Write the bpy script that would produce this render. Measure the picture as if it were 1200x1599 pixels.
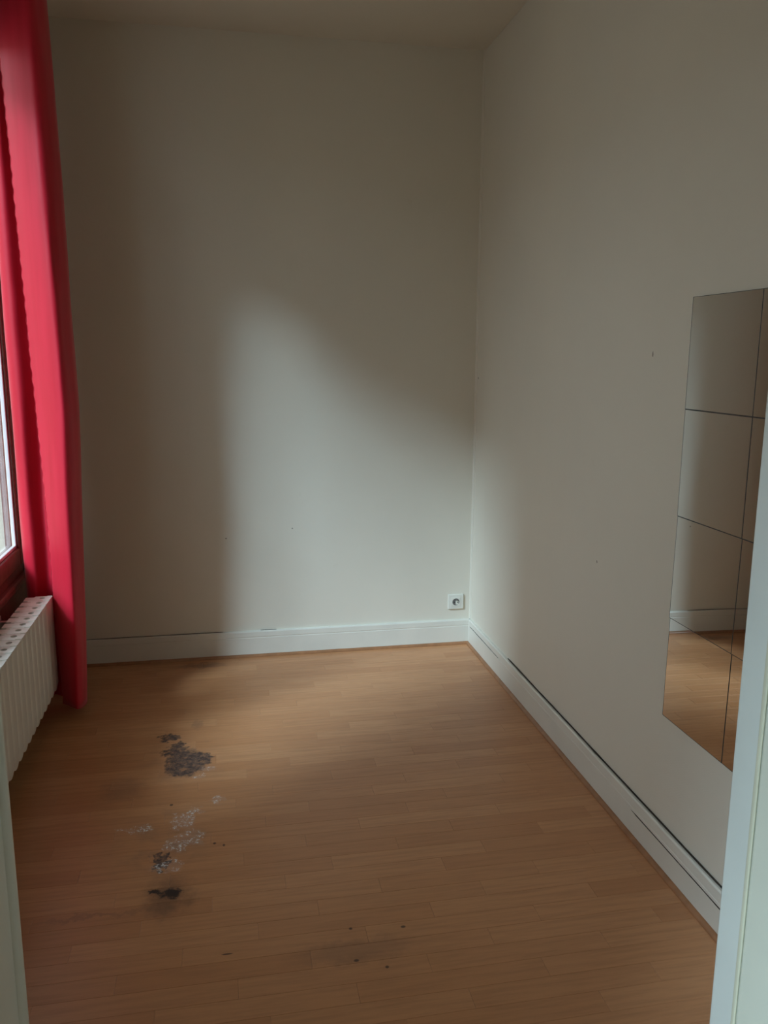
import bpy, bmesh, math, random
from mathutils import Vector, Matrix, noise

random.seed(7)
for o in list(bpy.data.objects):
    bpy.data.objects.remove(o, do_unlink=True)
scene = bpy.context.scene
COL = scene.collection

# ------------------------------------------------------------------ camera
YAW, PITCH, ROLL, CAMZ, FPX = 0.1898, 0.18837, 0.00557, 1.518, 1281.3
def camera_axes():
    cy, sy, cp, sp = math.cos(YAW), math.sin(YAW), math.cos(PITCH), math.sin(PITCH)
    f = Vector((sy * cp, cy * cp, -sp)); r = Vector((cy, -sy, 0)); u = r.cross(f)
    cr, sr = math.cos(ROLL), math.sin(ROLL)
    return cr * r + sr * u, -sr * r + cr * u, f
cam_data = bpy.data.cameras.new('camera'); cam = bpy.data.objects.new('camera', cam_data); COL.objects.link(cam)
r_, u_, f_ = camera_axes()
m = Matrix((r_, u_, -f_)).transposed().to_4x4(); m.translation = (0, 0, CAMZ)
cam.matrix_world = m
cam_data.sensor_fit = 'VERTICAL'; cam_data.sensor_height = 36.0; cam_data.sensor_width = 27.0
cam_data.lens = FPX / 1599.0 * 36.0
cam_data.clip_start = 0.02
scene.camera = cam

# ------------------------------------------------------------------ sky, sun, exposure
world = bpy.data.worlds.new('overcast_sky'); scene.world = world; world.use_nodes = True
bg = world.node_tree.nodes['Background']
bg.inputs['Color'].default_value = (0.80, 0.91, 1.0, 1)
bg.inputs['Strength'].default_value = 0.70
sun_d = bpy.data.lights.new('soft_daylight', 'SUN'); sun = bpy.data.objects.new('soft_daylight', sun_d); COL.objects.link(sun)
sun_d.energy = 1.35; sun_d.angle = math.radians(15); sun_d.color = (0.62, 0.85, 1.04)
sun.rotation_euler = Vector((1.04, 0.88, -0.93)).to_track_quat('-Z', 'Y').to_euler()
sun.location = (-6, -3, 8)
scene.view_settings.view_transform = 'Standard'
scene.view_settings.look = 'None'
scene.view_settings.gamma = 1.0
scene.view_settings.use_curve_mapping = False
scene.view_settings.exposure = 1.84

# ------------------------------------------------------------------ room numbers (metres)
XL, XR, YF, YB, ZC = -0.92, 1.257, 0.80, 4.061, 2.94
WIN_Y0, WIN_Y1, WIN_Z0, WIN_Z1 = 1.76, 3.85, 0.56, 2.79
DOOR_X0, DOOR_X1, DOOR_H = -0.22, 0.573, 2.06
HALL_Y = -2.0
HW_Y0, HW_Y1, HW_Z0, HW_Z1 = -1.45, -0.38, 1.20, 2.92      # added unseen hall window left of the camera, lights the right jamb

# ------------------------------------------------------------------ helpers
def link(name, me, mat, parent=None):
    o = bpy.data.objects.new(name, me); COL.objects.link(o)
    if mat and not me.materials: me.materials.append(mat)
    if parent: o.parent = parent
    return o
def mesh_from(bm, smooth=False, angle=35):
    me = bpy.data.meshes.new('mesh')
    bmesh.ops.recalc_face_normals(bm, faces=bm.faces)
    bm.to_mesh(me); bm.free()
    if smooth:
        for p in me.polygons: p.use_smooth = True
        try: me.set_sharp_from_angle(angle=math.radians(angle))
        except Exception: pass
    return me
def box(bm, x0, x1, y0, y1, z0, z1, bevel=0.0, seg=2):
    vs = [bm.verts.new(c) for c in ((x0,y0,z0),(x1,y0,z0),(x1,y1,z0),(x0,y1,z0),(x0,y0,z1),(x1,y0,z1),(x1,y1,z1),(x0,y1,z1))]
    fs = [bm.faces.new([vs[i] for i in q]) for q in ((0,3,2,1),(4,5,6,7),(0,1,5,4),(1,2,6,5),(2,3,7,6),(3,0,4,7))]
    if bevel:
        es = list({e for f in fs for e in f.edges})
        bmesh.ops.bevel(bm, geom=es, offset=bevel, segments=seg, affect='EDGES', profile=0.5)
def cyl(bm, c, axis, r, h, n=24, r2=None):
    q = Vector(axis).normalized().to_track_quat('Z', 'Y').to_matrix().to_4x4()
    q.translation = Vector(c)
    bmesh.ops.create_cone(bm, cap_ends=True, segments=n, radius1=r, radius2=r if r2 is None else r2, depth=h, matrix=q)
def extrude_profile(bm, pts, place, s0, s1):
    """closed 2-D profile pts swept straight from s0 to s1; place(a, b, s) -> xyz"""
    A = [bm.verts.new(place(a, b, s0)) for a, b in pts]; B = [bm.verts.new(place(a, b, s1)) for a, b in pts]
    n = len(pts)
    for i in range(n):
        j = (i + 1) % n; bm.faces.new((A[i], A[j], B[j], B[i]))
    bm.faces.new(A); bm.faces.new(list(reversed(B)))
def structure(o): o['kind'] = 'structure'; return o
def tag(o, label, cat, group=None):
    o['label'] = label; o['category'] = cat
    if group: o['group'] = group
    return o
def empty(name, loc=(0, 0, 0)):
    o = bpy.data.objects.new(name, None); COL.objects.link(o); o.location = loc; o.empty_display_size = 0.1
    return o
def boxes(name, mat, parent, *bs, bevel=0.0):
    bm = bmesh.new()
    for b in bs: box(bm, *b, bevel=bevel)
    return link(name, mesh_from(bm), mat, parent)

# ------------------------------------------------------------------ material helpers
class NT:
    def __init__(self, name):
        self.mat = bpy.data.materials.new(name); self.mat.use_nodes = True
        self.t = self.mat.node_tree; self.n = self.t.nodes; self.l = self.t.links
        self.p = self.n['Principled BSDF']
    def node(self, typ, **kw):
        nd = self.n.new(typ)
        for k, v in kw.items(): setattr(nd, k, v)
        return nd
    def val(self, sock, v):
        if isinstance(v, bpy.types.NodeSocket): self.l.new(v, sock)
        else: sock.default_value = v
    def math(self, op, a, b=0.0, c=0.0, clamp=False):
        nd = self.node('ShaderNodeMath', operation=op, use_clamp=clamp)
        for i, v in enumerate((a, b, c)): self.val(nd.inputs[i], v)
        return nd.outputs[0]
    def vmath(self, op, a, b=(0, 0, 0), scale=None):
        nd = self.node('ShaderNodeVectorMath', operation=op)
        self.val(nd.inputs[0], a); self.val(nd.inputs[1], b)
        if scale is not None: self.val(nd.inputs['Scale'], scale)
        return nd.outputs['Value'] if op in ('LENGTH', 'DISTANCE', 'DOT_PRODUCT') else nd.outputs['Vector']
    def noise(self, vec, scale, detail=3, rough=0.5, dim='3D'):
        nd = self.node('ShaderNodeTexNoise', noise_dimensions=dim)
        self.l.new(vec, nd.inputs['Vector'])
        nd.inputs['Scale'].default_value = scale; nd.inputs['Detail'].default_value = detail; nd.inputs['Roughness'].default_value = rough
        return nd
    def ramp(self, v, a, b, lo=0.0, hi=1.0):
        nd = self.node('ShaderNodeMapRange', interpolation_type='SMOOTHSTEP')
        self.val(nd.inputs['Value'], v)
        for k, x in zip(('From Min', 'From Max', 'To Min', 'To Max'), (a, b, lo, hi)): nd.inputs[k].default_value = x
        return nd.outputs['Result']
    def mix(self, f, a, b, blend='MIX'):
        nd = self.node('ShaderNodeMix', data_type='RGBA', blend_type=blend)
        self.val(nd.inputs[0], f)
        self.val(nd.inputs[6], a if not isinstance(a, tuple) else (*a, 1)); self.val(nd.inputs[7], b if not isinstance(b, tuple) else (*b, 1))
        return nd.outputs[2]
    def bump(self, h, strength, dist=0.001):
        nd = self.node('ShaderNodeBump'); self.val(nd.inputs['Height'], h)
        nd.inputs['Strength'].default_value = strength; nd.inputs['Distance'].default_value = dist
        self.l.new(nd.outputs['Normal'], self.p.inputs['Normal'])
    def pos(self): return self.node('ShaderNodeNewGeometry').outputs['Position']
    def color(self, v): self.val(self.p.inputs['Base Color'], v if not isinstance(v, tuple) else (*v, 1))
    def rough(self, v): self.val(self.p.inputs['Roughness'], v)

def plain(name, col, rough=0.5, metal=0.0, var=0.04, scale=6.0, bump=0.0):
    t = NT(name); pos = t.pos()
    n = t.noise(pos, scale, 4)
    f = t.ramp(n.outputs['Fac'], 0.3, 0.7)
    t.color(t.mix(f, tuple(c * (1 - var) for c in col), tuple(min(1, c * (1 + var)) for c in col)))
    t.rough(rough); t.p.inputs['Metallic'].default_value = metal
    if bump: t.bump(t.noise(pos, 180, 3).outputs['Fac'], bump, 0.001)
    return t.mat

def wall_paint(name, col, weave=True):
    t = NT(name); pos = t.pos()
    big = t.ramp(t.noise(pos, 1.3, 4, 0.6).outputs['Fac'], 0.3, 0.7)
    c = t.mix(big, tuple(x * 0.965 for x in col), col)
    spk = t.noise(pos, 9.0, 5, 0.65)
    c = t.mix(t.ramp(spk.outputs['Fac'], 0.66, 0.76, 0, 0.10), c, (col[0] * 0.72, col[1] * 0.66, col[2] * 0.55))
    t.color(c); t.rough(0.62)
    t.p.inputs['Specular IOR Level'].default_value = 0.35
    if weave:      # diagonal woven relief of painted glass-fibre wallpaper
        sep = t.node('ShaderNodeSeparateXYZ'); t.l.new(pos, sep.inputs[0])
        h = t.math('ADD', sep.outputs['X'], sep.outputs['Y'])
        a = t.math('SINE', t.math('MULTIPLY', t.math('ADD', h, sep.outputs['Z']), 900.0))
        b = t.math('SINE', t.math('MULTIPLY', t.math('SUBTRACT', h, sep.outputs['Z']), 300.0))
        hh = t.math('ADD', t.math('MULTIPLY', a, b), t.math('MULTIPLY', t.noise(pos, 60, 3).outputs['Fac'], 2.0))
        t.bump(hh, 0.12, 0.0006)
    else:
        t.bump(t.noise(pos, 40, 3).outputs['Fac'], 0.1, 0.001)
    return t.mat

def ellipse_mask(t, p2, cx, cy, rx, ry, lo=0.0, hi=0.35):
    d = t.vmath('SUBTRACT', p2, (cx, cy, 0)); d = t.vmath('MULTIPLY', d, (1 / rx, 1 / ry, 0))
    return t.ramp(t.math('SUBTRACT', 1.0, t.vmath('LENGTH', d)), lo, hi)

def floor_wood(name, stains=True):
    t = NT(name); pos = t.pos()
    info = t.node('ShaderNodeObjectInfo'); rnd = info.outputs['Random']
    off = t.node('ShaderNodeCombineXYZ'); t.l.new(t.math('MULTIPLY', rnd, 37.0), off.inputs[0]); t.l.new(t.math('MULTIPLY', rnd, 11.0), off.inputs[1])
    gp = t.vmath('ADD', t.vmath('MULTIPLY', pos, (1.0, 14.0, 1.0)), off.outputs[0])
    grain = t.noise(gp, 5.0, 6, 0.6); fine = t.noise(t.vmath('MULTIPLY', gp, (1.5, 5.0, 1)), 9.0, 3, 0.5)
    base = t.mix(t.ramp(rnd, 0.0, 1.0), (0.53, 0.238, 0.103), (0.60, 0.288, 0.132))
    c = t.mix(t.ramp(grain.outputs['Fac'], 0.35, 0.75, 0, 0.55), base, (0.40, 0.18, 0.080))
    c = t.mix(t.ramp(fine.outputs['Fac'], 0.55, 0.8, 0, 0.25), c, (0.30, 0.14, 0.065))
    rough = t.ramp(grain.outputs['Fac'], 0.3, 0.7, 0.30, 0.38)
    h = t.math('MULTIPLY', fine.outputs['Fac'], 0.25)
    if stains:
        # warped floor coordinates give every stain a ragged outline
        w1 = t.noise(pos, 26, 4, 0.65)
        w = t.vmath('MULTIPLY', t.vmath('SUBTRACT', w1.outputs['Color'], (0.5, 0.5, 0.5)), (0.10, 0.10, 0))
        flat = t.vmath('MULTIPLY', pos, (1, 1, 0)); p2 = t.vmath('ADD', flat, w)
        def many(lst, lo=0.0, hi=0.3):
            r = None
            for e in lst:
                k = ellipse_mask(t, p2, *e, lo, hi); r = k if r is None else t.math('MAXIMUM', r, k)
            return r
        # greyish scuffed film around the damage
        film = many([(-0.20, 2.98, 0.22, 0.28), (-0.24, 2.42, 0.24, 0.34), (-0.20, 2.16, 0.12, 0.13)], 0, 0.9)
        fn = t.ramp(t.noise(pos, 11, 5, 0.6).outputs['Fac'], 0.40, 0.72)
        c = t.mix(t.math('MULTIPLY', t.math('MULTIPLY', film, fn), 0.45), c, (0.20, 0.125, 0.085))
        soft = many([(-0.205, 2.165, 0.095, 0.13), (-0.16, 3.96, 0.16, 0.05)], 0, 0.8)  # second patch, along the back baseboard: stain with shadow painted in
        faint = many([(0.29, 1.86, 0.22, 0.06), (-0.40, 2.118, 0.22, 0.016), (-0.155, 3.285, 0.03, 0.06), (-0.40, 2.80, 0.10, 0.12)], 0, 0.8)
        c = t.mix(t.math('MULTIPLY', faint, 0.30), c, (0.10, 0.06, 0.05))
        c = t.mix(t.math('MULTIPLY', soft, 0.55), c, (0.09, 0.048, 0.03))
        # layer worn through to the dark board
        burn = many([(-0.190, 2.960, 0.085, 0.120), (-0.130, 2.990, 0.050, 0.055), (-0.235, 3.06, 0.055, 0.06), (-0.264, 3.190, 0.050, 0.040),
                     (-0.218, 3.120, 0.026, 0.018), (-0.240, 2.365, 0.026, 0.032), (-0.235, 2.32, 0.03, 0.025)])
        br = t.ramp(t.noise(pos, 55, 4, 0.7).outputs['Fac'], 0.38, 0.60)
        burn_c = t.mix(br, (0.055, 0.034, 0.030), (0.165, 0.095, 0.066))
        rag = t.ramp(t.noise(pos, 38, 4, 0.7).outputs['Fac'], 0.30, 0.52, 0.25, 1.0)
        c = t.mix(t.math('MULTIPLY', burn, rag), c, burn_c)
        black = many([(-0.197, 2.180, 0.036, 0.040), (-0.240, 2.190, 0.022, 0.014)], 0, 0.5)
        c = t.mix(t.math('MULTIPLY', black, 0.95), c, (0.012, 0.010, 0.012))
        p2 = flat
        specks = many([(-0.225, 2.666, 0.0074, 0.0087), (-0.077, 2.41, 0.0062, 0.0074), (-0.048, 2.395, 0.0050, 0.0087), (0.288, 1.943, 0.0062, 0.0062),
                       (0.285, 1.823, 0.0087, 0.0062), (0.358, 1.787, 0.0062, 0.0062), (0.429, 1.925, 0.0087, 0.0062), (-0.039, 1.906, 0.0186, 0.0037)], 0, 0.5)
        c = t.mix(t.math('MULTIPLY', specks, 0.85), c, (0.05, 0.022, 0.014))
        p2 = t.vmath('ADD', flat, w)
        # dried white plaster splashes, broken up into crumbs
        white = many([(-0.177, 2.557, 0.046, 0.060), (-0.148, 2.615, 0.032, 0.026), (-0.150, 2.455, 0.050, 0.060), (-0.190, 2.430, 0.052, 0.055),
                      (-0.314, 2.532, 0.044, 0.022), (-0.365, 2.541, 0.034, 0.010), (-0.105, 2.905, 0.038, 0.030), (-0.140, 2.850, 0.026, 0.016),
                      (-0.070, 2.667, 0.026, 0.032), (-0.240, 2.318, 0.034, 0.024), (-0.196, 2.320, 0.036, 0.045)], 0, 0.35)
        crumbs = t.ramp(t.noise(pos, 95, 5, 0.75).outputs['Fac'], 0.50, 0.57)
        crumbs = t.math('MULTIPLY', crumbs, t.ramp(t.noise(t.vmath('ADD', pos, (3.1, 0.7, 0)), 34, 4, 0.6).outputs['Fac'], 0.45, 0.56))
        wm = t.math('MULTIPLY', white, crumbs)
        c = t.mix(wm, c, (0.84, 0.86, 0.88))
        c = t.mix(t.math('MULTIPLY', white, 0.12), c, (0.5, 0.5, 0.52))
        rough = t.math('ADD', rough, t.math('MULTIPLY', t.math('MAXIMUM', burn, wm), 0.3))
        h = t.math('ADD', h, t.math('SUBTRACT', t.math('MULTIPLY', wm, 2.0), t.math('MULTIPLY', burn, 1.5)))
    t.color(c); t.rough(rough)
    t.p.inputs['Specular IOR Level'].default_value = 0.45
    t.bump(h, 0.35, 0.0008)
    return t.mat

def curtain_cloth(name):
    t = NT(name); pos = t.pos()
    n = t.noise(t.vmath('MULTIPLY', pos, (8, 8, 0.8)), 3.0, 4)
    c = t.mix(t.ramp(n.outputs['Fac'], 0.3, 0.7), (0.58, 0.009, 0.028), (0.64, 0.013, 0.038))
    t.color(c); t.rough(0.50)
    t.p.inputs['Sheen Weight'].default_value = 0.22; t.p.inputs['Specular IOR Level'].default_value = 0.35; t.p.inputs['Sheen Roughness'].default_value = 0.4
    weave = t.noise(t.vmath('MULTIPLY', pos, (1, 1, 0.25)), 700, 2)
    t.bump(weave.outputs['Fac'], 0.15, 0.0005)
    tr = t.node('ShaderNodeBsdfTranslucent'); t.l.new(c, tr.inputs['Color'])
    mx = t.node('ShaderNodeMixShader'); mx.inputs[0].default_value = 0.05
    out = t.n['Material Output']
    t.l.new(t.p.outputs[0], mx.inputs[1]); t.l.new(tr.outputs[0], mx.inputs[2]); t.l.new(mx.outputs[0], out.inputs['Surface'])
    return t.mat

def glass_pane(name):
    t = NT(name)
    tr = t.node('ShaderNodeBsdfTransparent'); tr.inputs['Color'].default_value = (0.95, 0.97, 0.97, 1)
    gl = t.node('ShaderNodeBsdfGlossy'); gl.inputs['Roughness'].default_value = 0.02
    lw = t.node('ShaderNodeLayerWeight')      # Schlick reflectance, the same for both faces of the pane
    fr = t.math('ADD', t.math('MULTIPLY', t.math('POWER', lw.outputs['Facing'], 5.0), 0.9), 0.04)
    mx = t.node('ShaderNodeMixShader'); t.l.new(fr, mx.inputs[0]); t.l.new(tr.outputs[0], mx.inputs[1]); t.l.new(gl.outputs[0], mx.inputs[2])
    t.l.new(mx.outputs[0], t.n['Material Output'].inputs['Surface'])
    return t.mat

M = {
    'wall': wall_paint('cream_glass_fibre_wallpaper', (0.815, 0.755, 0.64)),
    'ceiling': wall_paint('matt_ceiling_paint', (0.815, 0.745, 0.625), weave=False),
    'skirting': plain('gloss_white_skirting_paint', (0.78, 0.745, 0.655), 0.36, var=0.03, scale=5, bump=0.06),
    'joinery': plain('gloss_ivory_joinery_paint', (0.78, 0.79, 0.71), 0.33, var=0.03, scale=7, bump=0.08),
    'stop': plain('ivory_door_stop_paint', (0.79, 0.78, 0.63), 0.35, var=0.03, scale=7, bump=0.08),
    'smudge': plain('grey_brown_smudge', (0.34, 0.29, 0.23), 0.8),
    'caulk': plain('yellowed_caulk', (0.72, 0.68, 0.50), 0.5),
    'floor': floor_wood('beech_laminate'),
    'subfloor': plain('dark_joint', (0.27, 0.13, 0.062), 0.8),
    'floor_clean': floor_wood('beech_laminate_unstained', False),
    'hall_floor': floor_wood('hall_laminate', False),
    'beading': plain('orange_brown_beading', (0.36, 0.165, 0.075), 0.4, var=0.12, scale=25),
    'dirt': plain('dark_dirt_in_gap', (0.045, 0.033, 0.022), 0.9, var=0.3, scale=60),
    'curtain': curtain_cloth('red_satin_curtain'),
    'enamel': plain('white_radiator_enamel', (0.80, 0.76, 0.67), 0.30, var=0.02),
    'hollow': plain('dark_hollow', (0.02, 0.02, 0.02), 0.8),
    'brass': plain('brass', (0.55, 0.38, 0.16), 0.3, 1.0),
    'steel': plain('brushed_steel', (0.5, 0.5, 0.5), 0.3, 1.0),
    'mirror': plain('silvered_glass', (0.88, 0.90, 0.885), 0.015, 1.0, var=0.0),
    'mirror_edge': plain('ground_glass_edge', (0.035, 0.045, 0.045), 0.4),
    'plastic': plain('ivory_white_plastic', (0.80, 0.775, 0.69), 0.3, var=0.01),
    'frame': plain('red_brown_window_wood', (0.22, 0.085, 0.065), 0.32, var=0.18, scale=30),
    'white': plain('white_glazing_bead', (0.80, 0.80, 0.80), 0.4),
    'glass': glass_pane('window_glass'),
    'facade': plain('pale_courtyard_render', (0.64, 0.55, 0.44), 0.8),
    'paving': plain('courtyard_paving', (0.25, 0.25, 0.25), 0.85),
    'zinc': plain('zinc_roof', (0.30, 0.32, 0.35), 0.5),
}

# ------------------------------------------------------------------ room shell
T = 0.30
structure(boxes('wall_back', M['wall'], None, (XL - T, XR + 0.2, YB, YB + 0.2, -0.1, ZC)))
structure(boxes('wall_right', M['wall'], None, (XR, XR + 0.2, HALL_Y - 0.2, YB, -0.1, ZC)))
structure(boxes('wall_left', M['wall'], None,
    (XL - T, XL, HALL_Y - 0.2, HW_Y0, -0.1, ZC), (XL - T, XL, HW_Y1, WIN_Y0, -0.1, ZC),
    (XL - T, XL, HW_Y0, HW_Y1, -0.1, HW_Z0), (XL - T, XL, HW_Y0, HW_Y1, HW_Z1, ZC), (XL - T, XL, WIN_Y1, YB, -0.1, ZC),
    (XL - T, XL, WIN_Y0, WIN_Y1, WIN_Z1, ZC), (XL - T, XL, WIN_Y0, WIN_Y1, -0.1, WIN_Z0)))
structure(boxes('wall_front', M['wall'], None,
    (XL, DOOR_X0 - 0.03, 0.69, 0.79, 0, ZC), (DOOR_X1 + 0.03, XR, 0.69, 0.79, 0, ZC), (DOOR_X0 - 0.03, DOOR_X1 + 0.03, 0.69, 0.79, DOOR_H + 0.03, ZC)))
structure(boxes('wall_hall', M['wall'], None, (XL - T, XR + 0.2, HALL_Y - 0.2, HALL_Y, -0.1, ZC)))
structure(boxes('ceiling', M['ceiling'], None, (XL - T, XR + 0.2, HALL_Y - 0.2, YB + 0.2, ZC, ZC + 0.15)))

# floor: strips of beech laminate laid across the room, three strips to a board
floor = structure(boxes('floor', M['subfloor'], None, (XL, XR, 0.69, YB, -0.1, -0.004)))
structure(boxes('floor_hall', M['hall_floor'], None, (XL, XR, HALL_Y, 0.69, -0.1, 0.0)))
_strip = {}
def strip_mesh(L, W):
    k = (round(L, 3), round(W, 4))
    if k not in _strip:
        bm = bmesh.new(); box(bm, -L / 2, L / 2, -W / 2, W / 2, -0.010, 0.0)
        top = [e for e in bm.edges if all(v.co.z > -0.001 for v in e.verts)]
        bmesh.ops.bevel(bm, geom=top, offset=0.0004, segments=1, affect='EDGES')
        _strip[k] = mesh_from(bm)
    return _strip[k]
PITCHW = 0.0660; FULL = 0.48
y = YB - 0.003; row = 0
while y > 0.70:
    w = min(PITCHW, y - 0.69)
    gap = 0.0005 if row % 3 == 0 else 0.0002
    x = XL - (row * 0.185 + random.uniform(0, 0.06)) % FULL
    while x < XR:
        a, b = max(x, XL), min(x + FULL, XR)
        if b - a > 0.03:
            L = round(b - a, 2)
            stained = a < 0.5 and b > -0.75 and 1.65 < y < 3.45 or (a < 0.15 and y > 3.8)
            s = link('strip', strip_mesh(b - a - 0.0004, w - gap), None, floor)
            if not s.data.materials: s.data.materials.append(M['floor_clean'])
            s.material_slots[0].link = 'OBJECT'; s.material_slots[0].material = M['floor'] if stained else M['floor_clean']
            s.location = ((a + b) / 2, y - w / 2, 0)
        x += FULL
    y -= PITCHW; row += 1

# skirting boards: (distance from wall, height) profiles with a bevelled cap and a groove
SK = [(0, 0), (0.016, 0), (0.016, 0.098), (0.0145, 0.100), (0.0145, 0.103), (0.016, 0.105), (0.0148, 0.129), (0.011, 0.134), (0, 0.134)]
def skirting(name, place, s0, s1):
    bm = bmesh.new(); extrude_profile(bm, SK, place, s0, s1)
    return structure(link(name, mesh_from(bm), M['skirting']))
sk_back = skirting('baseboard_back', lambda a, b, s: (s, YB - a, b), XL, XR)
sk_right = skirting('baseboard_right', lambda a, b, s: (XR - a, s, b), YF - 0.01, YB - 0.001)
skirting('baseboard_left', lambda a, b, s: (XL + a, s, b), YF - 0.01, YB)
QB = [(0, 0)] + [(0.013 * math.cos(k * math.pi / 12), 0.013 * math.sin(k * math.pi / 12)) for k in range(7)]
def beading(name, place, s0, s1):
    bm = bmesh.new(); extrude_profile(bm, QB, place, s0, s1)
    return structure(link(name, mesh_from(bm, True), M['beading']))
beading('trim_1', lambda a, b, s: (s, YB - 0.016 - a, b), XL + 0.016, XR - 0.016)
beading('trim_2', lambda a, b, s: (XR - 0.016 - a, s, b), YF, YB - 0.016)
bm = bmesh.new(); extrude_profile(bm, [(0, 0)] + [(0.010 * math.cos(k * math.pi / 8), 0.010 * math.sin(k * math.pi / 8)) for k in range(5)],
                                  lambda a, b, s: (XR - a, YB - b, s), 0.134, ZC)
structure(link('trim_3', mesh_from(bm, True), M['wall']))

def crack(parent, y0, y1, place, wmin, wmax, seed):
    """ragged open joint: a thin strip of dirt, wider and narrower along its run"""
    rs = random.Random(seed); bm = bmesh.new(); prev = None; n = int((y0 - y1) / 0.012)
    for i in range(n + 1):
        s = y0 + (y1 - y0) * i / n
        k = noise.noise(Vector((s * 9, seed, 0))) * 0.5 + 0.5
        w = wmin + (wmax - wmin) * k * k + rs.uniform(0, 0.0006)
        w *= min(1, i / 3, (n - i) / 3) + 0.1
        o = noise.noise(Vector((s * 5, seed + 4, 0))) * 0.001
        cur = [bm.verts.new(place(s, o - w / 2, 0)), bm.verts.new(place(s, o + w / 2, 0)), bm.verts.new(place(s, o + w / 2, 1)), bm.verts.new(place(s, o - w / 2, 1))]
        if prev:
            for a in range(4): bm.faces.new((prev[a], prev[(a + 1) % 4], cur[(a + 1) % 4], cur[a]))
        else: bm.faces.new(cur)
        prev = cur
    bm.faces.new(prev)
    return link('open_joint', mesh_from(bm), M['dirt'], parent)
crack(sk_right, 3.45, 1.30, lambda s, o, d: (XR - 0.0055 + d * 0.004, s, 0.1372 + o), 0.0015, 0.0075, 3)
crack(sk_right, 2.22, 1.30, lambda s, o, d: (XR - 0.0166 + d * 0.003, s, 0.088 + o), 0.0025, 0.005, 8)
crack(sk_right, 4.02, 3.55, lambda s, o, d: (XR - 0.0166 + d * 0.003, s, 0.1015 + o), 0.0004, 0.002, 12)
crack(sk_back, -0.05, -0.9, lambda s, o, d: (s, YB - 0.0055 + d * 0.004, 0.135 + o), 0.0004, 0.003, 21)
crack(sk_back, 0.22, 0.14, lambda s, o, d: (s, YB - 0.0055 + d * 0.004, 0.135 + o), 0.0004, 0.003, 23)

# small dents and marks on the walls
def wall_mark(name, parent, loc, normal, r, stretch, seed):
    bm = bmesh.new(); bmesh.ops.create_icosphere(bm, subdivisions=2, radius=r)
    for v in bm.verts:
        k = 1 + 0.5 * noise.noise(v.co * (1.2 / r) + Vector((seed, 0, 0)))
        v.co = Vector((v.co.x * k, v.co.y * k, v.co.z * k * stretch))
        if normal == 'x': v.co.x *= 0.06
        else: v.co.y *= 0.06
    o = link(name, mesh_from(bm, True), M['smudge'], parent); o.location = loc
    return o
W_R, W_B = bpy.data.objects['wall_right'], bpy.data.objects['wall_back']
wall_mark('scuff', W_R, (XR, 2.300, 1.527), 'x', 0.0035, 2.4, 1)
wall_mark('scuff', W_R, (XR, 2.593, 0.815), 'x', 0.004, 1.3, 2)
wall_mark('scuff', W_R, (XR, 4.035, 1.409), 'x', 0.005, 1.2, 3)
wall_mark('scuff', W_B, (-0.02, YB, 0.62), 'y', 0.0035, 1, 4)
wall_mark('scuff', W_B, (0.31, YB, 0.66), 'y', 0.0035, 1, 5)

# ------------------------------------------------------------------ doorway the photograph is taken through
dr = structure(empty('door_1', (0, 0.745, 0)))
def dpart(name, mat, *bs, bevel=0.002):
    o = boxes(name, mat, None, *bs, bevel=bevel); o.parent = dr; o.matrix_parent_inverse = Matrix.Translation((0, -0.745, 0)); return o
dpart('jamb', M['joinery'], (DOOR_X0 - 0.028, DOOR_X0 - 0.006, 0.60, 0.782, 0, DOOR_H))
dpart('jamb', M['joinery'], (DOOR_X1, DOOR_X1 + 0.028, 0.66, 0.800, 0, DOOR_H), bevel=0.003)
dpart('stop', M['stop'], (DOOR_X1 - 0.002, DOOR_X1 + 0.026, 0.58, 0.7495, 0, DOOR_H), bevel=0.004)
dpart('head', M['joinery'], (DOOR_X0 - 0.028, DOOR_X1 + 0.028, 0.60, 0.800, DOOR_H, DOOR_H + 0.028))
dpart('architrave', M['joinery'], (DOOR_X0 - 0.10, DOOR_X0 - 0.02, 0.79, 0.800, 0, DOOR_H + 0.09), (DOOR_X1 + 0.02, DOOR_X1 + 0.10, 0.79, 0.800, 0, DOOR_H + 0.09))
bm = bmesh.new(); cyl(bm, (DOOR_X0 - 0.010, 0.790, DOOR_H / 2), (0, 0, 1), 0.0105, DOOR_H, 20)
bd = link('bead', mesh_from(bm, True), M['joinery']); bd.parent = dr; bd.matrix_parent_inverse = Matrix.Translation((0, -0.745, 0))
bm = bmesh.new(); n = 60
prev = None
for i in range(n + 1):
    z = DOOR_H * i / n; w = 0.0035 + 0.0015 * noise.noise(Vector((0, 0, z * 7)))
    ring = [bm.verts.new((DOOR_X1 - 0.0022 + 0.0022 * math.sin(a), 0.7515 + w * math.cos(a), z)) for a in [k * math.pi / 4 for k in range(8)]]
    if prev:
        for a in range(8): bm.faces.new((prev[a], prev[(a + 1) % 8], ring[(a + 1) % 8], ring[a]))
    prev = ring
cb = link('caulk_line', mesh_from(bm, True), M['caulk']); cb.parent = dr; cb.matrix_parent_inverse = Matrix.Translation((0, -0.745, 0))
cb['label'] = 'yellowed caulk line down the right jamb'

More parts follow.
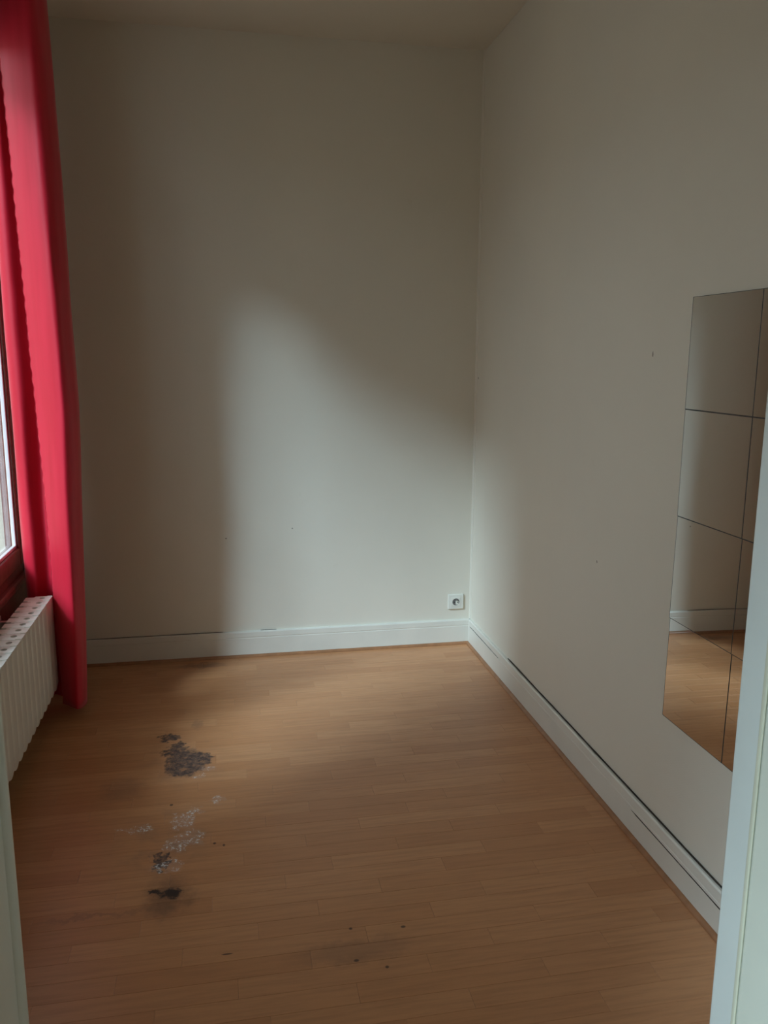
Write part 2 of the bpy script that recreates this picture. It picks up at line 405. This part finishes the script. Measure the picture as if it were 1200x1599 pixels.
# ------------------------------------------------------------------ window in the left wall
win = structure(empty('window_1', (XL, (WIN_Y0 + WIN_Y1) / 2, WIN_Z0)))
def wpart(name, mat, *bs, bevel=0.003, parent=None):
    o = boxes(name, mat, None, *bs, bevel=bevel); o.parent = parent or win
    o.matrix_parent_inverse = Matrix.Translation(-Vector(win.location)); return o
FX0, FX1 = XL - 0.055, XL + 0.004
wpart('frame', M['frame'], (FX0, FX1, WIN_Y1 - 0.045, WIN_Y1, WIN_Z0, WIN_Z1), (FX0, FX1, WIN_Y0, WIN_Y0 + 0.045, WIN_Z0, WIN_Z1),
      (FX0, FX1, WIN_Y0, WIN_Y1, WIN_Z0, WIN_Z0 + 0.05), (FX0, FX1, WIN_Y0, WIN_Y1, WIN_Z1 - 0.05, WIN_Z1))
ymid = (WIN_Y0 + WIN_Y1) / 2
for a, b in ((WIN_Y0 + 0.04, ymid - 0.001), (ymid + 0.001, WIN_Y1 - 0.04)):
    z0, z1 = WIN_Z0 + 0.045, WIN_Z1 - 0.045; sx0, sx1 = XL - 0.045, XL + 0.016; st = 0.080
    sash = wpart('sash', M['frame'], (sx0, sx1, a, a + st, z0, z1), (sx0, sx1, b - st, b, z0, z1), (sx0, sx1, a + st, b - st, z0, z0 + st), (sx0, sx1, a + st, b - st, z1 - st, z1), bevel=0.006)
    g0, g1, h0, h1 = a + st, b - st, z0 + st, z1 - st; t_ = 0.014
    def sub(name, mat, *bs, bevel=0.0):
        o = boxes(name, mat, None, *bs, bevel=bevel); o.parent = sash
        o.matrix_parent_inverse = Matrix.Identity(4); return o
    sub('glazing_bead', M['white'], (XL - 0.012, XL + 0.004, g0, g0 + t_, h0, h1), (XL - 0.012, XL + 0.004, g1 - t_, g1, h0, h1),
        (XL - 0.012, XL + 0.004, g0, g1, h0, h0 + t_), (XL - 0.012, XL + 0.004, g0, g1, h1 - t_, h1), bevel=0.003)
    sub('pane', M['glass'], (XL - 0.020, XL - 0.016, g0 - 0.005, g1 + 0.005, h0 - 0.005, h1 + 0.005))
wpart('sill', M['frame'], (XL - 0.05, XL + 0.030, WIN_Y0 - 0.03, WIN_Y1 + 0.03, WIN_Z0 - 0.032, WIN_Z0), bevel=0.008)
wpart('apron_panel', M['frame'], (XL, XL + 0.012, WIN_Y0, WIN_Y1, 0.134, WIN_Z0 - 0.032), bevel=0.002)
wpart('handle', M['steel'], (XL + 0.016, XL + 0.05, ymid - 0.012, ymid + 0.012, 1.35, 1.38), (XL + 0.04, XL + 0.052, ymid - 0.011, ymid + 0.011, 1.25, 1.38), bevel=0.004)

w2 = structure(empty('added_hall_window', (XL, (HW_Y0 + HW_Y1) / 2, HW_Z0)))  # added out of view to brighten the right door jamb
for nm, mt, bs in (('frame', M['white'], ((XL - 0.20, XL - 0.15, HW_Y0, HW_Y0 + 0.04, HW_Z0, HW_Z1), (XL - 0.20, XL - 0.15, HW_Y1 - 0.04, HW_Y1, HW_Z0, HW_Z1),
                                      (XL - 0.20, XL - 0.15, HW_Y0, HW_Y1, HW_Z0, HW_Z0 + 0.04), (XL - 0.20, XL - 0.15, HW_Y0, HW_Y1, HW_Z1 - 0.04, HW_Z1))),
                   ('pane', M['glass'], ((XL - 0.177, XL - 0.173, HW_Y0 + 0.03, HW_Y1 - 0.03, HW_Z0 + 0.03, HW_Z1 - 0.03),))):
    o = boxes(nm, mt, None, *bs); o.parent = w2; o.matrix_parent_inverse = Matrix.Translation(-Vector(w2.location))

# ------------------------------------------------------------------ radiator under the window
RX0, RX1, RZ0, RZ1, RY1, RP, RN = -0.842, -0.736, 0.118, 0.525, 3.508, 0.0685, 14
rad = tag(empty('radiator', (XL + 0.04, RY1 - RP * RN / 2, 0.0)), 'white sectional wall radiator under the window beside the red curtain', 'radiator')
def radiator_section():
    """one cast section: ribbed front panel, cap plate with an air slot, core tube, rear fin"""
    bm = bmesh.new(); w = RP - 0.0028
    d = RX1 - RX0; hgt = RZ1 - RZ0
    # front panel: shallow curved face, rounded foot (profile in depth/height)
    ny, nz = 8, 14
    grid = []
    for j in range(nz + 1):
        z = RZ0 + hgt * j / nz; foot = max(0, 1 - (z - RZ0) / 0.03); rowv = []
        for i in range(ny + 1):
            yy = -w / 2 + w * i / ny; e = abs(2 * i / ny - 1)
            xx = RX1 - 0.0035 * e ** 8 - 0.006 * foot ** 2
            zz = z + (0.010 * e ** 2 if j == 0 else 0)
            rowv.append(bm.verts.new((xx, yy, zz)))
        grid.append(rowv)
    for j in range(nz):
        for i in range(ny): bm.faces.new((grid[j][i], grid[j][i + 1], grid[j + 1][i + 1], grid[j + 1][i]))
    # side returns of the front panel
    for i in (0, ny):
        back = [bm.verts.new((RX1 - 0.022, grid[j][i].co.y, grid[j][i].co.z)) for j in range(nz + 1)]
        for j in range(nz): bm.faces.new((grid[j][i], grid[j + 1][i], back[j + 1], back[j]))
    # cap plate with an oval slot
    zc = RZ1; ccx, ccy = RX1 - 0.034, 0.0
    inner = []; outer = []
    N = 24
    for k in range(N):
        a = 2 * math.pi * k / N
        inner.append((ccx + 0.011 * math.cos(a), ccy + 0.0125 * math.sin(a)))
        # outer rounded rectangle
        ca, sa = math.cos(a), math.sin(a); hx, hy = 0.034, w / 2
        s = 1 / max(abs(ca) / hx, abs(sa) / hy); outer.append((ccx + ca * s, ccy + sa * s))
    vi = [bm.verts.new((a, b, zc)) for a, b in inner]; vo = [bm.verts.new((a, b, zc - (0.002 if abs(abs(b) - w / 2) < 1e-5 else 0))) for a, b in outer]
    vd = [bm.verts.new((a, b, zc - 0.05)) for a, b in inner]; vl = [bm.verts.new((v.co.x, v.co.y, zc - 0.012)) for v in vo]
    for k in range(N):
        j = (k + 1) % N
        bm.faces.new((vi[k], vi[j], vo[j], vo[k])); bm.faces.new((vd[k], vd[j], vi[j], vi[k])); bm.faces.new((vo[k], vo[j], vl[j], vl[k]))
    # rear of the cap: narrower tongue, slightly lower
    box(bm, RX0, RX1 - 0.066, -w / 2 + 0.010, w / 2 - 0.006, zc - 0.014, zc - 0.003, bevel=0.002, seg=1)
    box(bm, RX0 + 0.02, RX1 - 0.066, -w / 2 + 0.001, w / 2 - 0.001, zc - 0.018, zc - 0.005)
    # core tube, web, rear fin
    cyl(bm, ((RX0 + RX1) / 2 - 0.006, 0, (RZ0 + RZ1) / 2), (0, 0, 1), 0.013, hgt - 0.04, 12)
    box(bm, RX0 + 0.006, RX1 - 0.008, -0.0015, 0.0015, RZ0 + 0.02, RZ1 - 0.06)
    box(bm, RX0, RX0 + 0.004, -w / 2 + 0.004, w / 2 - 0.004, RZ0 + 0.02, RZ1 - 0.02)
    cyl(bm, ((RX0 + RX1) / 2 - 0.006, 0, RZ1 - 0.045), (0, 1, 0), 0.020, w + 0.0026, 16)
    cyl(bm, ((RX0 + RX1) / 2 - 0.006, 0, RZ0 + 0.040), (0, 1, 0), 0.020, w + 0.0026, 16)
    return mesh_from(bm, True, 30)
sec_me = radiator_section()
inv = Matrix.Translation(-Vector(rad.location))
for i in range(RN):
    s = link('section', sec_me, M['enamel'], rad); s.matrix_parent_inverse = inv
    s.location = (0, RY1 - RP * (i + 0.5), 0)
cx = (RX0 + RX1) / 2 - 0.006; near = RY1 - RP * RN
def rpart(name, mat, build, smooth=True):
    bm = bmesh.new(); build(bm); o = link(name, mesh_from(bm, smooth, 40), mat, rad); o.matrix_parent_inverse = inv; return o
rpart('end_plug', M['enamel'], lambda b: cyl(b, (cx, RY1 + 0.004, RZ0 + 0.04), (0, 1, 0), 0.017, 0.012, 6))
rpart('bleed_plug', M['brass'], lambda b: cyl(b, (cx, RY1 + 0.004, RZ1 - 0.045), (0, 1, 0), 0.012, 0.012, 6))
def valve(b):
    cyl(b, (cx, near - 0.03, RZ0 + 0.04), (0, 1, 0), 0.011, 0.06, 16); cyl(b, (cx, near - 0.055, RZ0 + 0.04), (0, 0, 1), 0.014, 0.05, 16)
rpart('valve', M['brass'], valve)
rpart('valve_knob', M['plastic'], lambda b: cyl(b, (cx, near - 0.055, RZ0 + 0.09), (0, 0, 1), 0.018, 0.05, 20, 0.015))
rpart('supply_pipe', M['enamel'], lambda b: cyl(b, (cx, near - 0.055, (RZ0 + 0.02) / 2), (0, 0, 1), 0.008, RZ0 + 0.02, 14))
for yy in (RY1 - 0.17, near + 0.17):
    rpart('wall_bracket', M['enamel'], lambda b: (box(b, XL + 0.012, RX0 + 0.004, yy - 0.01, yy + 0.01, RZ1 - 0.09, RZ1 - 0.05), box(b, XL + 0.0115, XL + 0.016, yy - 0.015, yy + 0.015, RZ1 - 0.16, RZ1 - 0.03)), False)

# ------------------------------------------------------------------ red curtain gathered at the far end of the window
ZT, ZH = 2.842, 0.045
# plan of the folds: (x, y) at the hem, at chest height and at the heading; starts at the free stitched edge
PLAN = [
    ((-0.722, 3.500), (-0.747, 3.500), (-0.790, 3.500)),
    ((-0.694, 3.460), (-0.702, 3.455), (-0.745, 3.455)),
    ((-0.670, 3.432), (-0.655, 3.414), (-0.690, 3.420)),
    ((-0.652, 3.425), (-0.622, 3.404), (-0.650, 3.408)),
    ((-0.640, 3.460), (-0.600, 3.445), (-0.625, 3.450)),
    ((-0.632, 3.530), (-0.588, 3.520), (-0.610, 3.520)),
    ((-0.645, 3.585), (-0.602, 3.588), (-0.622, 3.580)),
    ((-0.690, 3.600), (-0.655, 3.612), (-0.670, 3.605)),
    ((-0.735, 3.570), (-0.715, 3.580), (-0.725, 3.575)),
    ((-0.775, 3.590), (-0.765, 3.600), (-0.775, 3.595)),
    ((-0.815, 3.560), (-0.815, 3.560), (-0.820, 3.560)),
    ((-0.850, 3.585), (-0.856, 3.585), (-0.858, 3.585)),
    ((-0.862, 3.640), (-0.866, 3.640), (-0.866, 3.640)),
    ((-0.820, 3.680), (-0.820, 3.680), (-0.820, 3.680)),
    ((-0.760, 3.680), (-0.755, 3.680), (-0.755, 3.680)),
    ((-0.700, 3.690), (-0.690, 3.690), (-0.700, 3.690)),
    ((-0.680, 3.740), (-0.665, 3.740), (-0.680, 3.740)),
    ((-0.720, 3.775), (-0.710, 3.775), (-0.720, 3.775)),
    ((-0.790, 3.770), (-0.790, 3.770), (-0.790, 3.770)),
    ((-0.840, 3.800), (-0.840, 3.800), (-0.840, 3.800)),
    ((-0.800, 3.850), (-0.800, 3.850), (-0.800, 3.850)),
    ((-0.730, 3.850), (-0.730, 3.850), (-0.730, 3.850)),
]
def lerp3(p, t):      # t: 0 hem, .45 chest, 1 heading
    a, b, c = [Vector((*q, 0)) for q in p]
    return a.lerp(b, t / 0.45) if t < 0.45 else b.lerp(c, (t - 0.45) / 0.55)
def catmull(pts, s):
    n = len(pts) - 1; f = min(s * n, n - 1e-6); i = int(f); t = f - i
    P = [pts[max(0, min(n, i + k))] for k in (-1, 0, 1, 2)]
    return 0.5 * ((2 * P[1]) + (P[2] - P[0]) * t + (2 * P[0] - 5 * P[1] + 4 * P[2] - P[3]) * t * t + (3 * P[1] - P[0] - 3 * P[2] + P[3]) * t ** 3)
NU, NV = 160, 90
def cloth_point(s, t):
    pts = [lerp3(p, t) for p in PLAN]; q = catmull(pts, s)
    z = ZH + (ZT - ZH) * t
    k = noise.noise(Vector((s * 9, z * 1.6, 2.0))) * 0.006 + noise.noise(Vector((s * 30, z * 5, 7.0))) * 0.002
    if s < 0.03: k += 0.0025 * math.sin(z * 110) * (1 - s / 0.03)      # puckered stitching
    q = q + Vector((k, -k, 0))
    return Vector((q.x, q.y, z + 0.010 * math.sin(s * 19) * (1 - t)))
bm = bmesh.new(); rows = []
for j in range(NV + 1):
    rows.append([bm.verts.new(cloth_point(i / NU, j / NV)) for i in range(NU + 1)])
for j in range(NV):
    for i in range(NU): bm.faces.new((rows[j][i], rows[j][i + 1], rows[j + 1][i + 1], rows[j + 1][i]))
cur = tag(empty('curtain', (-0.73, 3.64, 0.0)), 'long red satin curtain gathered in folds beside the window', 'curtain')
cinv = Matrix.Translation(-Vector(cur.location))
me = mesh_from(bm, True, 180)
cl = link('cloth', me, M['curtain'], cur); cl.matrix_parent_inverse = cinv
so = cl.modifiers.new('thickness', 'SOLIDIFY'); so.thickness = 0.0012; so.offset = 0
def tube(path, r, n=6):
    bm = bmesh.new(); prev = None
    for i, p in enumerate(path):
        d = (path[min(i + 1, len(path) - 1)] - path[max(i - 1, 0)]).normalized()
        a = d.orthogonal().normalized() if abs(d.z) < 0.9 else Vector((1, 0, 0)); b = d.cross(a).normalized(); a = b.cross(d)
        ring = [bm.verts.new(p + a * r * math.cos(2 * math.pi * k / n) + b * r * math.sin(2 * math.pi * k / n)) for k in range(n)]
        if prev:
            for k in range(n): bm.faces.new((prev[k], prev[(k + 1) % n], ring[(k + 1) % n], ring[k]))
        else: bm.faces.new(ring)
        prev = ring
    bm.faces.new(list(reversed(prev)))
    return mesh_from(bm, True, 60)
hm = link('stitched_edge', tube([cloth_point(0.0, j / 240) for j in range(241)], 0.0016), M['curtain'], cur); hm.matrix_parent_inverse = cinv
hm = link('hem', tube([cloth_point(i / NU, 0.0) for i in range(NU + 1)], 0.0018), M['curtain'], cur); hm.matrix_parent_inverse = cinv

# curtain rod above the window
rod = tag(empty('curtain_rod', (-0.74, 2.6, 2.87)), 'dark metal curtain rod carrying the red curtain above the window', 'curtain rod')
rinv = Matrix.Translation(-Vector(rod.location))
bm = bmesh.new(); cyl(bm, (-0.74, 2.70, 2.87), (0, 1, 0), 0.011, 2.50, 16)
o = link('pole', mesh_from(bm, True), M['steel'], rod); o.matrix_parent_inverse = rinv
for yy in (1.60, 3.92):
    bm = bmesh.new(); box(bm, XL, -0.74, yy - 0.008, yy + 0.008, 2.862, 2.878); box(bm, XL, XL + 0.006, yy - 0.02, yy + 0.02, 2.83, 2.91)
    o = link('bracket', mesh_from(bm), M['steel'], rod); o.matrix_parent_inverse = rinv

# ------------------------------------------------------------------ mirror tiles on the right wall
TILE, STEP, MY, MZ = 0.3014, 0.302, 2.0932, 1.6787
def mirror_meshes():
    t = 0.004; h = TILE / 2
    bm = bmesh.new(); box(bm, -t, -0.0003, -h + 0.0012, h - 0.0012, -h + 0.0012, h - 0.0012)
    return mesh_from(bm)
def edge_mesh():
    t = 0.0042; h = TILE / 2; w = 0.0013; bm = bmesh.new()
    for b in ((-h, h, -h, -h + w), (-h, h, h - w, h), (-h, -h + w, -h + w, h - w), (h - w, h, -h + w, h - w)): box(bm, -t, 0, *b)
    return mesh_from(bm)
face_me, edge_me = mirror_meshes(), edge_mesh()
ORD = ('top', 'second', 'third', 'bottom')
for c in range(2):
    for r in range(4):
        e = empty('mirror_tile', (XR - 0.001, MY - STEP * (c + 0.5), MZ - STEP * (r + 0.5)))
        e.rotation_euler = (0, (0.0, 0.0005, 0.010, 0.0065)[r] + 0.0004 * c, (0.0008, -0.0004, 0.0006, -0.001)[r])
        row_txt = {0: 'topmost', 1: 'second from the top', 2: 'third from the top', 3: 'lowest'}[r]
        side = 'in the full column nearer the room corner' if c == 0 else 'in the narrow-looking column beside the door frame'
        tag(e, 'square mirror tile, %s, %s' % (row_txt, side), 'mirror', 'square mirror tiles on the right wall')
        link('mirror_face', face_me, M['mirror'], e); link('glass_edge', edge_me, M['mirror_edge'], e)

# ------------------------------------------------------------------ wall socket
sx, sz = 1.170, 0.234
sock = tag(empty('wall_socket', (sx, YB, sz)), 'square ivory wall socket low on the back wall near the corner', 'socket')
def spart(name, mat, build, smooth=False, parent=None):
    bm = bmesh.new(); build(bm); return link(name, mesh_from(bm, smooth, 40), mat, parent or sock)
spart('plate', M['plastic'], lambda b: box(b, -0.042, 0.042, -0.012, 0, -0.040, 0.040, bevel=0.003))
def ring_insert(b):      # raised square with a round well
    N = 40; R0 = 0.0195; hs = 0.0255
    inner, outer, deep = [], [], []
    for k in range(N):
        a = 2 * math.pi * k / N; ca, sa = math.cos(a), math.sin(a); s = hs / max(abs(ca), abs(sa))
        inner.append(b.verts.new((R0 * ca, -0.0150, R0 * sa))); outer.append(b.verts.new((s * ca, -0.0145, s * sa))); deep.append(b.verts.new((R0 * ca, -0.0122, R0 * sa)))
    low = [b.verts.new((v.co.x, -0.0115, v.co.z)) for v in outer]
    for k in range(N):
        j = (k + 1) % N
        b.faces.new((inner[k], inner[j], outer[j], outer[k])); b.faces.new((deep[k], deep[j], inner[j], inner[k])); b.faces.new((outer[k], outer[j], low[j], low[k]))
spart('insert', M['plastic'], ring_insert, True)
spart('well', plain('grey_socket_well', (0.16, 0.15, 0.14), 0.5), lambda b: cyl(b, (0, -0.0121, 0), (0, 1, 0), 0.0193, 0.0006, 32))
spart('core', M['plastic'], lambda b: box(b, -0.002, 0.014, -0.0145, -0.012, -0.015, 0.006, bevel=0.003))
spart('pin_hole', M['hollow'], lambda b: cyl(b, (-0.0095, -0.0126, -0.002), (0, 1, 0), 0.0028, 0.001, 14))
spart('pin_hole', M['hollow'], lambda b: cyl(b, (0.0095, -0.0147, -0.002), (0, 1, 0), 0.0028, 0.001, 14))
spart('earth_pin', M['steel'], lambda b: cyl(b, (0, -0.0155, 0.011), (0, 1, 0), 0.0025, 0.012, 14), True)

# ------------------------------------------------------------------ courtyard outside the window
structure(boxes('added_shade_slab', M['facade'], None, (XL - T - 1.3, XL - T, 0.2, 6.0, 3.95, 4.10)))  # added unseen overhang, keeps steep sky light off the floor
structure(boxes('wall_outside', M['facade'], None, (XL - T, XL, -3.0, 8.0, ZC + 0.15, 4.6)))
structure(boxes('ground_courtyard', M['paving'], None, (-12, XL - T, -10, 18, -3.2, -3.0)))
bld = tag(empty('building', (-8.0, 4.0, -3.0)), 'added pale rendered building across the courtyard, seen through the window', 'building')  # added block opposite, holds back low sky and bounces warm light
binv = Matrix.Translation(-Vector(bld.location))
def bpart(name, mat, *bs, parent=bld):
    o = boxes(name, mat, None, *bs); o.parent = parent; o.matrix_parent_inverse = binv; return o
bpart('wall', M['facade'], (-12, -8.0, -10, 18, -3.0, 3.6))
bpart('roof', M['zinc'], (-12, -7.85, -10, 18, 3.6, 3.75))
for k in range(8):
    for zz in (-1.8, 1.0):
        y0 = -8 + k * 3.1
        w_ = bpart('window', M['white'], (-8.03, -7.97, y0, y0 + 1.2, zz, zz + 1.8))
        g = boxes('pane', M['zinc'], None, (-7.99, -7.96, y0 + 0.08, y0 + 1.12, zz + 0.08, zz + 1.72)); g.parent = w_; g.matrix_parent_inverse = Matrix.Identity(4)
